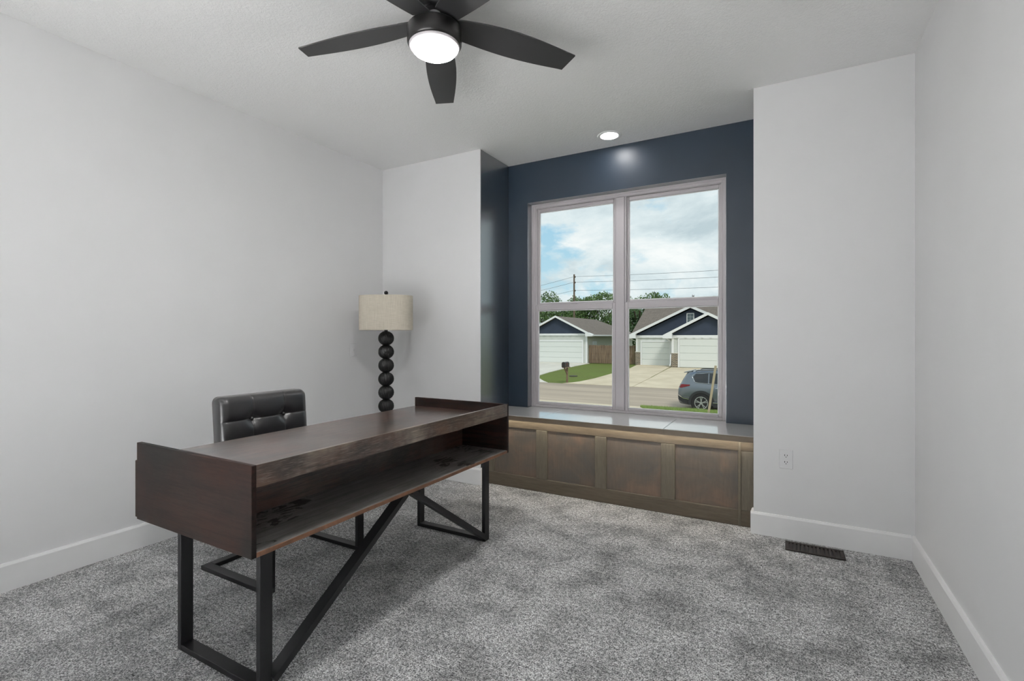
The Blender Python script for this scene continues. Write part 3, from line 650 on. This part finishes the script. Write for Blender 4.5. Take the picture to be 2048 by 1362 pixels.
def house_left():
    y = 45.7; z0 = -1.40; xl, xr = -23.4, -17.0; xm = -20.2
    t = thing('garage_house', 'pale house across the street with navy gable and wide white garage door', 'house', (xm, y, z0))
    obj('wall', B((xl, y, z0-.1), (xr, 62, 1.5)), 'side_siding', t)
    m = MB(); lap(m, xl, -22.54, z0, 1.36, y-.002); lap(m, -17.36, xr, z0, 1.36, y-.002); lap(m, -22.54, -17.36, z0+2.26, 1.36, y-.002); obj('siding', m, 'siding_paint', t, kind='stuff')
    garage_door(t, -22.4, -17.5, z0, z0+2.13, y-.03)
    obj('corner_board', B((xr-.14, y-.05, z0), (xr+.03, y+.1, 1.40)), 'house_trim', t)
    obj('gable', MB().prism([(xl-.1, 1.42), (xr+.1, 1.42), (xm, 3.16)], 'Y', y-.05, y+.1), 'gable_navy', t)
    obj('frieze_board', B((xl-.1, y-.10, 1.33), (xr+.05, y, 1.53)), 'house_trim', t)
    for k in range(9): obj('dentil', B((xl+.3+k*.72, y-.16, 1.34), (xl+.46+k*.72, y-.10, 1.44)), 'house_trim', t)
    # roof: gable in front, hip behind
    ze, zp, yf, yr, yb = 1.42, 3.30, y-.45, 57.3, 62.4; el, er = -24.05, -16.35
    m = MB().add([(er, yf, ze), (er, yb, ze), (xm, yr, zp), (xm, yf, zp), (er, yf, ze-.12), (er, yb, ze-.12)], [(0, 1, 2, 3), (0, 4, 5, 1)]); m.add([(er, yf, ze-.12), (er, yb, ze-.12), (xm, yr, zp-.12), (xm, yf, zp-.12)], [(0, 3, 2, 1)]); obj('roof_slope', m, 'shingles', t)
    m = MB().add([(el, yf, ze), (el, yb, ze), (xm, yr, zp), (xm, yf, zp)], [(0, 3, 2, 1)]); m.add([(el, yf, ze-.12), (el, yb, ze-.12), (xm, yr, zp-.12), (xm, yf, zp-.12)], [(0, 1, 2, 3)]); obj('roof_slope', m, 'shingles', t)
    obj('roof_hip', MB().add([(el, yb, ze), (er, yb, ze), (xm, yr, zp), (xm, yr, zp-.1)], [(0, 2, 1), (0, 1, 3)]), 'shingles', t)
    for a in (el, er): obj('rake_board', MB().prism([(a, ze-.17), (xm, zp-.15), (xm, zp+.04), (a, ze+.04)], 'Y', yf-.05, yf), 'house_trim', t)
    obj('gutter', B((er-.04, yf, ze-.14), (er+.10, yb, ze-.01)), 'house_trim', t); obj('soffit_return', MB().prism([(xr-.02, 1.25), (er+.03, 1.25), (er+.03, 1.45), (xr-.02, 1.72)], 'Y', yf-.04, y+.02), 'house_trim', t)
    d = obj('side_door', B((xr, 47.2, z0), (xr+.05, 48.4, z0+2.15)), 'house_trim', t); obj('door_panel', B((xr+.05, 47.34, z0), (xr+.06, 48.26, z0+2.02)), 'garage_white', d)
    w = obj('side_window', B((xr, 57.2, -.3), (xr+.06, 58.6, 1.15)), 'house_trim', t); obj('pane', B((xr+.06, 57.3, -.2), (xr+.07, 58.5, 1.05)), 'house_glass', w)
house_left()
def house_right():
    z0 = -1.40; y = 45.5; yp = 43.7
    t = thing('large_house', 'larger house across the street with two navy gables, brick and two garage doors', 'house', (-7.3, y, z0))
    obj('wall', B((-12.1, y+.01, z0-.1), (2.5, 60, 1.25)), 'siding_paint', t); obj('wall', B((-8.5, yp+.01, z0-.1), (-2.6, y+.02, 1.25)), 'siding_paint', t)
    m = MB(); lap(m, -12.1, -11.70, z0+1.2, 1.1, y); lap(m, -8.95, -8.5, z0+1.2, 1.1, y); lap(m, -11.70, -8.95, z0+2.26, 1.1, y); obj('siding', m, 'siding_paint', t, kind='stuff')
    m = MB(); lap(m, -8.5, -8.03, z0+1.2, 1.1, yp); lap(m, -2.97, -2.6, z0+1.2, 1.1, yp); lap(m, -8.03, -2.97, z0+2.57, 1.1, yp); obj('siding', m, 'siding_paint', t, kind='stuff')
    garage_door(t, -11.57, -9.08, z0, z0+2.13, y-.02); garage_door(t, -7.9, -3.1, z0, z0+2.44, yp-.02)
    for a, b, yy in ((-12.16, -11.70, y), (-8.95, -8.5, y), (-8.56, -8.03, yp), (-2.97, -2.54, yp)):
        p = obj('brick_pier', B((a, yy-.10, z0), (b, yy+.3, z0+1.17)), 'brick', t); obj('cap', B((a-.02, yy-.13, z0+1.17), (b+.02, yy+.3, z0+1.23)), 'pale_concrete', p)
    obj('corner_board', B((-12.13, y-.05, z0+1.23), (-11.98, y+.05, 1.2)), 'house_trim', t); obj('corner_board', B((-8.56, yp-.05, z0+1.23), (-8.38, yp+.05, 1.2)), 'house_trim', t)
    # gables
    obj('gable', MB().prism([(-12.3, 1.27), (-2.2, 1.27), (-7.26, 3.66)], 'Y', y-.06, y+.1), 'gable_navy', t); obj('gable', MB().prism([(-8.9, 1.25), (-2.2, 1.25), (-5.56, 2.92)], 'Y', yp-.06, yp+.1), 'gable_navy', t)
    obj('frieze_board', B((-12.2, y-.10, 1.10), (-8.5, y, 1.34)), 'house_trim', t); obj('frieze_board', B((-8.5, yp-.10, 1.10), (-2.5, yp, 1.34)), 'house_trim', t)
    for k in range(6): obj('dentil', B((-11.7+k*.62, y-.16, 1.12), (-11.54+k*.62, y-.10, 1.22)), 'house_trim', t)
    for k in range(9): obj('dentil', B((-8.1+k*.66, yp-.16, 1.12), (-7.94+k*.66, yp-.10, 1.22)), 'house_trim', t)
    gable_roof(t, -12.75, -1.75, 1.22, 3.80, y-.45, 52.5); gable_roof(t, -9.2, -1.95, 1.22, 3.06, yp-.45, 49.0)
    for xe, xw, yf in ((-12.75, -12.1, y), (-9.2, -8.5, yp)): obj('soffit_return', MB().prism([(xe-.02, 1.06), (xw+.05, 1.06), (xw+.05, 1.50), (xe-.02, 1.26)], 'Y', yf-.52, yf+.02), 'house_trim', t)
    # main roof, ridge along X
    ze, zr, ya, yr, yb = 1.47, 4.85, y+.12, 52.5, 60.2; xa, xb = -12.62, 3.0
    m = MB().add([(xa, ya, ze), (xb, ya, ze), (xb, yr, zr), (xa, yr, zr)], [(0, 1, 2, 3)]); m.add([(xa, ya, ze-.15), (xb, ya, ze-.15), (xb, yr, zr-.15), (xa, yr, zr-.15)], [(3, 2, 1, 0)]); m.add([(xa, ya, ze-.15), (xa, ya, ze), (xa, yr, zr), (xa, yr, zr-.15)], [(0, 1, 2, 3)]); obj('main_roof_slope', m, 'shingles', t)
    m = MB().add([(xa, yb, ze), (xb, yb, ze), (xb, yr, zr), (xa, yr, zr), (xa, yb, ze-.15), (xa, yr, zr-.15)], [(3, 2, 1, 0), (0, 3, 5, 4)]); obj('main_roof_slope', m, 'shingles', t)
    obj('end_wall', MB().add([(-12.1, ya+.4, 1.2), (-12.1, yb-.3, 1.2), (-12.1, yr, 4.6), (-12.0, ya+.4, 1.2), (-12.0, yb-.3, 1.2), (-12.0, yr, 4.6)], [(0, 1, 2), (5, 4, 3), (0, 2, 5, 3)]), 'siding_paint', t)
    obj('vent_pipe', MB().lathe((-8.2, 52.7, 0), [(.07, 4.7), (.07, 5.30), (.12, 5.32), (.12, 5.48), (.06, 5.52)], 12), 'alloy', t)
    # gable window
    w = obj('gable_window', B((-7.62, y-.10, 2.36), (-6.98, y-.05, 3.30)), 'house_trim', t)
    for i in range(2):
        for j in range(3): obj('pane', B((-7.55+i*.26, y-.115, 2.43+j*.275), (-7.31+i*.26, y-.10, 2.68+j*.275)), 'house_glass', w)
    # downspouts
    obj('downspout', MB().tube([(-9.0, yp-.1, 1.1), (-8.85, yp-.05, .95), (-8.62, y-1.5, .85), (-8.62, y-1.6, .5), (-8.62, yp+.3, .3), (-8.62, yp+.3, -.3), (-8.62, yp-.12, -.35), (-8.64, yp-.14, -1.1), (-8.66, yp-.3, -1.3)], .045, 8), 'house_trim', t)
    obj('downspout', MB().tube([(-12.7, y-.3, 1.1), (-12.5, y, .95), (-12.18, y+.3, .75), (-12.16, y+.3, -1.2)], .045, 8), 'house_trim', t)
house_right()

# ---- fence between the houses
def fence():
    t = thing('picket_fence', 'weathered brown wooden privacy fence between the two houses', 'fence', (-14.5, 46.0, -1.4))
    rnd = random.Random(5); x = -16.92
    first = None
    while x < -12.25:
        h = 1.76+rnd.uniform(-.03, .03); w = .145
        obj('picket', RB((x, 46.0, -1.38), (x+w-.012, 46.025, -1.38+h), .006), 'fence_wood', t); x += w
    for z in (-1.1, -.5, .15): obj('rail', B((-16.95, 46.025, z), (-12.2, 46.065, z+.09)), 'fence_wood', t)
fence()

# ---- mailbox
def mailbox():
    y = 29.22
    z = far_z(y)
    t = thing('mailbox', 'black mailbox on a wooden post at the lawn across the street', 'mailbox', (MBX, y, z))
    obj('post', RB((MBX-.05, y-.05, z), (MBX+.05, y+.05, z+1.05), .008), 'post_wood', t)
    obj('support_arm', MB().bar((MBX, y+.0, z+.55), (MBX-.02, y-.40, z+.98), (1, 0, 0), .07, .07), 'post_wood', t)
    obj('platform', RB((MBX-.12, y-.55, z+.98), (MBX+.16, y+.16, z+1.03), .004), 'post_wood', t)
    pr = [(MBX-.11, z+1.03), (MBX+.11, z+1.03), (MBX+.11, z+1.24)] + [(MBX+.11*math.cos(a), z+1.24+.11*math.sin(a)) for a in [math.pi*k/10 for k in range(1, 10)]] + [(MBX-.11, z+1.24)]
    obj('box', MB().prism(pr, 'Y', y-.60, y+.10), 'mailbox_black', t); bd = MB().prism([(MBX+(a-MBX)*1.06, z+1.03+(b-z-1.03)*1.03) for a, b in pr], 'Y', y-.62, y-.595); obj('door', bd, 'mailbox_black', t)
    obj('flag', B((MBX+.112, y-.30, z+1.12), (MBX+.122, y-.26, z+1.30)), 'tail_red', t)
MBX = -12.22
mailbox()
def cover():
    x, y = -13.48, 33.4
    t = obj('utility_cover', MB().lathe((x, y, far_z(y)-.03), [(.30, 0), (.30, .05), (.27, .06)], 20), 'iron_cover', None, label='small dark utility cover in the grass beside the mailbox', category='cover')
cover()

# ---- survey stake
obj('wooden_stake', MB().bar((-1.71, 13.3, -.80), (-1.53, 13.3, .48), (1, 0, 0), .055, .02), 'stake_wood', None, label='bare wooden stake leaning in the near lawn in front of the grey car', category='stake')

# ---- utility pole and wires
def pole():
    x, y = POLE
    t = thing('utility_pole', 'tall wooden utility pole rising behind the houses', 'utility pole', (x, y, -1.4))
    obj('pole_shaft', MB().lathe((x, y, 0), [(.17, -1.4), (.12, 10.75)], 14), 'pole_wood', t)
    for z in (10.35, 9.5, 8.25): obj('insulator', MB().lathe((x+.16, y, z), [(.06, -.12), (.09, -.04), (.09, .06), (.05, .12)], 10), 'iron_cover', t)
POLE = (-28.2, 70.2)
pole()
def wires():
    x, y = POLE
    for z, nm in ((10.4, 'topmost'), (9.55, 'middle'), (8.3, 'lowest')):
        pts = []
        for (xa, ya, za), (xb, yb, zb), sag in (((-95, 112, z+.4), (x, y, z), 1.3), ((x, y, z), (40, 56, z-.5), .9)):
            for k in range(15):
                u = k/14; pts.append((xa+(xb-xa)*u, ya+(yb-ya)*u, za+(zb-za)*u-sag*4*u*(1-u)))
        obj('power_line', MB().tube(pts, .02, 5), 'wire_black', None, label=nm+' of the three power lines strung from the utility pole', category='power line', group='overhead power lines')
wires()

# ---- trees
def tree(name, label, x, y, r, h, mat, seed, n=5200, leaf=.34):
    rnd = random.Random(seed); z0 = -1.4
    t = thing(name, label, 'tree', (x, y, z0), 'trees behind the houses')
    m = MB().tube([(x, y, z0), (x+.1, y, z0+h*.3), (x-.1, y+.1, z0+h*.6)], .22, 8)
    for k in range(6):
        a = rnd.uniform(0, 6.28); m.tube([(x, y, z0+h*.35), (x+math.cos(a)*r*.5, y+math.sin(a)*r*.5, z0+h*rnd.uniform(.55, .8))], .09, 6)
    obj('trunk', m, 'bark', t)
    cl = [(rnd.uniform(-.72, .72)*r, rnd.uniform(-.6, .6)*r, z0+h*rnd.uniform(.28, .86)) for _ in range(26)]
    vs = []; fs = []
    for k in range(n):
        c = cl[rnd.randrange(len(cl))]; f = r*.40*(1-.25*(c[2]-z0)/h); d = Vector((rnd.gauss(0, 1), rnd.gauss(0, 1), rnd.gauss(0, 1))).normalized()*f*rnd.uniform(.55, 1.08)
        p = Vector((x+c[0], y+c[1], c[2]))+Vector((d.x, d.y, d.z*.85))
        u = Vector((rnd.gauss(0, 1), rnd.gauss(0, 1), rnd.gauss(0, 1))).normalized(); w = u.orthogonal().normalized(); s = leaf*rnd.uniform(.6, 1.25); o = len(vs)
        vs += [p-u*s*.6, p+w*s*.3, p+u*s*.6, p-w*s*.3]; fs.append((o, o+1, o+2, o+3))
    obj('crown', MB().add(vs, fs), mat, t, kind='stuff')
tree('leafy_tree', 'pale green tree at the left edge of the window view', -38.6, 82, 4.8, 11.6, 'leaf_mid', 1)
tree('leafy_tree', 'low dark green tree seen just left of the utility pole', -38.4, 92.5, 4.2, 9.4, 'leaf_dark', 2)
tree('leafy_tree', 'wide green tree just right of the utility pole', -30.6, 82, 4.4, 10.8, 'leaf_mid', 3)
tree('leafy_tree', 'bushy green tree behind the hip end of the garage house roof', -29.6, 92.5, 4.4, 12.2, 'leaf_mid', 4)
tree('leafy_tree', 'dark tree filling the gap between the two houses', -17.4, 67, 4.0, 7.7, 'leaf_dark', 5, 6500, .30)
tree('leafy_tree', 'light green tree whose top shows over the larger house roof', -18.1, 82, 4.0, 10.3, 'leaf_mid', 6)
tree('leafy_tree', 'distant tree barely topping the larger house roof at the right', -8.2, 82, 3.4, 9.6, 'leaf_mid', 7)

# ---- car, rear at x = 0, nose towards +X
def car():
    ox, oy, oz = -3.945, 22.15, -1.86
    t = thing('suv_car', 'dark grey SUV parked on the street, seen from the side', 'car', (ox+2.35, oy, oz))
    P = lambda x, y, z: (ox+x, oy+y, oz+z)
    # stations: x, half width, z bottom, belt z, top z, half width at belt of the cabin, half width at roof
    ST = [(0.0, .70, .42, .72, .74, .60, .55), (.03, .80, .34, .92, .97, .66, .60), (.10, .86, .28, 1.06, 1.12, .74, .62), (.22, .90, .26, 1.12, 1.36, .78, .60), (.34, .92, .25, 1.14, 1.58, .80, .60), (.48, .93, .24, 1.15, 1.64, .81, .62),
          (.95, .945, .23, 1.14, 1.685, .82, .64), (1.6, .945, .22, 1.11, 1.70, .82, .65), (2.3, .945, .22, 1.09, 1.68, .82, .65), (2.75, .945, .22, 1.07, 1.60, .82, .63), (3.15, .94, .22, 1.06, 1.36, .80, .66), (3.52, .93, .23, 1.05, 1.12, .76, .68),
          (4.0, .92, .24, 1.00, 1.04, .70, .60), (4.4, .88, .26, .92, .97, .62, .5), (4.66, .78, .32, .80, .86, .52, .4), (4.76, .62, .42, .66, .70, .4, .3)]
    vs = []; fs = []
    for x, w, zb, zl, zt, gb, gt in ST:
        half = [(0, zb), (w*.80, zb), (w*.97, zb+.12), (w, (zb+zl)/2-.03), (w*1.0, zl-.18), (w*.97, zl-.05), (gb*1.06, zl), (gb*.5+gt*.5+.03, zl+(zt-zl)*.55), (gt+.03, zt-.07*(1 if zt-zl > .2 else .3)), (gt*.72, zt-.01), (0, zt)]
        ring = [(y, z) for y, z in half] + [(-y, z) for y, z in half[-2:0:-1]]
        vs += [P(x, y, z) for y, z in ring]
    n = 20
    for j in range(len(ST)-1):
        for k in range(n): k2 = (k+1) % n; fs.append((j*n+k, j*n+k2, (j+1)*n+k2, (j+1)*n+k))
    fs += [tuple(range(n))[::-1], tuple(range((len(ST)-1)*n, len(ST)*n))]
    obj('body', MB().add(vs, fs, True), 'car_paint', t)
    def lerp_st(x):
        for a, b in zip(ST, ST[1:]):
            if a[0] <= x <= b[0]: u = (x-a[0])/(b[0]-a[0]); return [p+(q-p)*u for p, q in zip(a, b)]
    def side_y(x, z):
        _, w, zb, zl, zt, gb, gt = lerp_st(x); pts = [(w*.97, zb+.12), (w, (zb+zl)/2-.03), (w, zl-.18), (w*.97, zl-.05), (gb*1.06, zl), (gb*.5+gt*.5+.03, zl+(zt-zl)*.55), (gt+.03, zt-.07), (gt*.72, zt-.01)]
        for (ya, za), (yb, zb2) in zip(pts, pts[1:]):
            if za <= z <= zb2: return ya+(yb-ya)*(z-za)/max(1e-6, zb2-za)
        return pts[0][0] if z < pts[0][1] else pts[-1][0]
    def panel(name, poly, mat, off=.012, th=.01, par=None, cuts=8):
        """a panel laid on both flanks: poly in (x, z), top and bottom chains"""
        lo, hi = poly
        for sg in (-1, 1):
            m = MB(); a = []; b = []
            for k in range(cuts+1):
                u = k/cuts
                def at(ch):
                    q = u*(len(ch)-1); i = min(len(ch)-2, int(q)); f = q-i; return (ch[i][0]+(ch[i+1][0]-ch[i][0])*f, ch[i][1]+(ch[i+1][1]-ch[i][1])*f)
                l, h = at(lo), at(hi)
                for v in range(4): f = v/3; x, z = l[0]+(h[0]-l[0])*f, l[1]+(h[1]-l[1])*f; a.append(P(x, sg*(side_y(x, z)+off), z))
            m.add(a, [(k*4+v, (k+1)*4+v, (k+1)*4+v+1, k*4+v+1) for k in range(cuts) for v in range(3)], True)
            obj(name, m, mat, par or t)
    panel('quarter_window', ([(.72, 1.20), (.80, 1.19), (1.20, 1.175)], [(.62, 1.42), (.72, 1.52), (1.20, 1.565)]), 'car_glass')
    panel('rear_door_window', ([(1.25, 1.172), (2.02, 1.145)], [(1.25, 1.568), (2.02, 1.585)]), 'car_glass'); panel('front_door_window', ([(2.08, 1.143), (3.20, 1.11)], [(2.08, 1.585), (2.62, 1.52)]), 'car_glass')
    for sg in (-1, 1):
        pts = [(2.9, 1.115), (2.0, 1.135), (1.2, 1.16), (.82, 1.175), (.68, 1.21), (.585, 1.40), (.60, 1.47), (.70, 1.545), (1.2, 1.59), (2.0, 1.60)]
        obj('chrome_strip', MB().tube([P(x, sg*(side_y(x, z)+.010), z) for x, z in pts], .008, 6), 'chrome', t)
        obj('roof_rail', MB().tube([P(x, sg*.66, z) for x, z in ((.70, 1.64), (.80, 1.672), (1.5, 1.70), (2.3, 1.685), (2.5, 1.65))], .018, 6), 'car_clad', t)
        obj('door_handle', MB().tube([P(x, sg*(side_y(x, .985)+.025), .985) for x in (1.50, 1.56, 1.70, 1.76)], .016, 6), 'chrome', t)
        obj('sill_cladding', RB(P(1.40, min(sg*.90, sg*.965), .20), P(3.30, max(sg*.90, sg*.965), .40), .02), 'car_clad', t); obj('sill_trim', RB(P(1.40, min(sg*.955, sg*.972), .385), P(3.30, max(sg*.955, sg*.972), .415), .004), 'chrome', t)
    panel('tail_light', ([(.02, .96), (.16, .95), (.50, 1.05)], [(.05, 1.08), (.22, 1.10), (.52, 1.10)]), 'tail_red', .014)
    panel('bumper_cladding', ([(.02, .46), (.25, .33), (.60, .30)], [(.02, .64), (.25, .50), (.58, .46)]), 'car_clad', .016); panel('bumper_trim', ([(.015, .64), (.25, .51), (.56, .47)], [(.015, .685), (.25, .545), (.55, .495)]), 'chrome', .022)
    obj('tailgate_window', MB().add([P(.098, -.50, 1.13), P(.098, .50, 1.13), P(.29, .40, 1.49), P(.29, -.40, 1.49)], [(0, 1, 2, 3)]), 'car_glass', t)
    obj('spoiler', MB().prism([(ox+.21, oz+1.555), (ox+.50, oz+1.585), (ox+.56, oz+1.655), (ox+.23, oz+1.585)], 'Y', oy-.56, oy+.56), 'car_paint', t)
    obj('windscreen', MB().add([P(2.80, -.58, 1.60), P(2.80, .58, 1.60), P(3.50, .66, 1.155), P(3.50, -.66, 1.155)], [(0, 1, 2, 3)]), 'car_glass', t)
    for wx in (.955, 3.72):
        for sg in (-1, 1):
            cz = .37; yo = sg*.955
            def ann(r0, r1, ya, yb, a0, a1, n=28):
                m = MB(); v = []
                for k in range(n+1):
                    a = a0+(a1-a0)*k/n
                    for r, y in ((r0, ya), (r1, ya), (r1, yb), (r0, yb)): v.append(P(wx+r*math.cos(a), y, cz+r*math.sin(a)))
                m.add(v, [(k*4+q, (k+1)*4+q, (k+1)*4+(q+1) % 4, k*4+(q+1) % 4) for k in range(n) for q in range(4)]); return m
            obj('wheel_arch', ann(.40, .50, sg*.90, sg*.968, R(-12), R(192)), 'car_clad', t)
            obj('wheel_well', ann(.001, .41, sg*.85, sg*.950, 0, R(360)), 'slot_dark', t)
            wh = obj('wheel', ann(.255, .365, sg*.74, sg*.962, 0, R(360), 36), 'tyre', t)
            rim = ann(.235, .262, sg*.80, sg*.966, 0, R(360), 36); rim.add(ann(.0, .06, sg*.86, sg*.955, 0, R(360), 16).v, ann(.0, .06, sg*.86, sg*.955, 0, R(360), 16).f)
            for k in range(5):
                for da in (-.16, .16):
                    a = R(90+72*k); a2 = a+da; rim.bar(P(wx+.04*math.cos(a), sg*.945, cz+.04*math.sin(a)), P(wx+.245*math.cos(a2), sg*.952, cz+.245*math.sin(a2)), (0, 1, 0), .03, .028)
            obj('rim', rim, 'alloy', wh)
car()
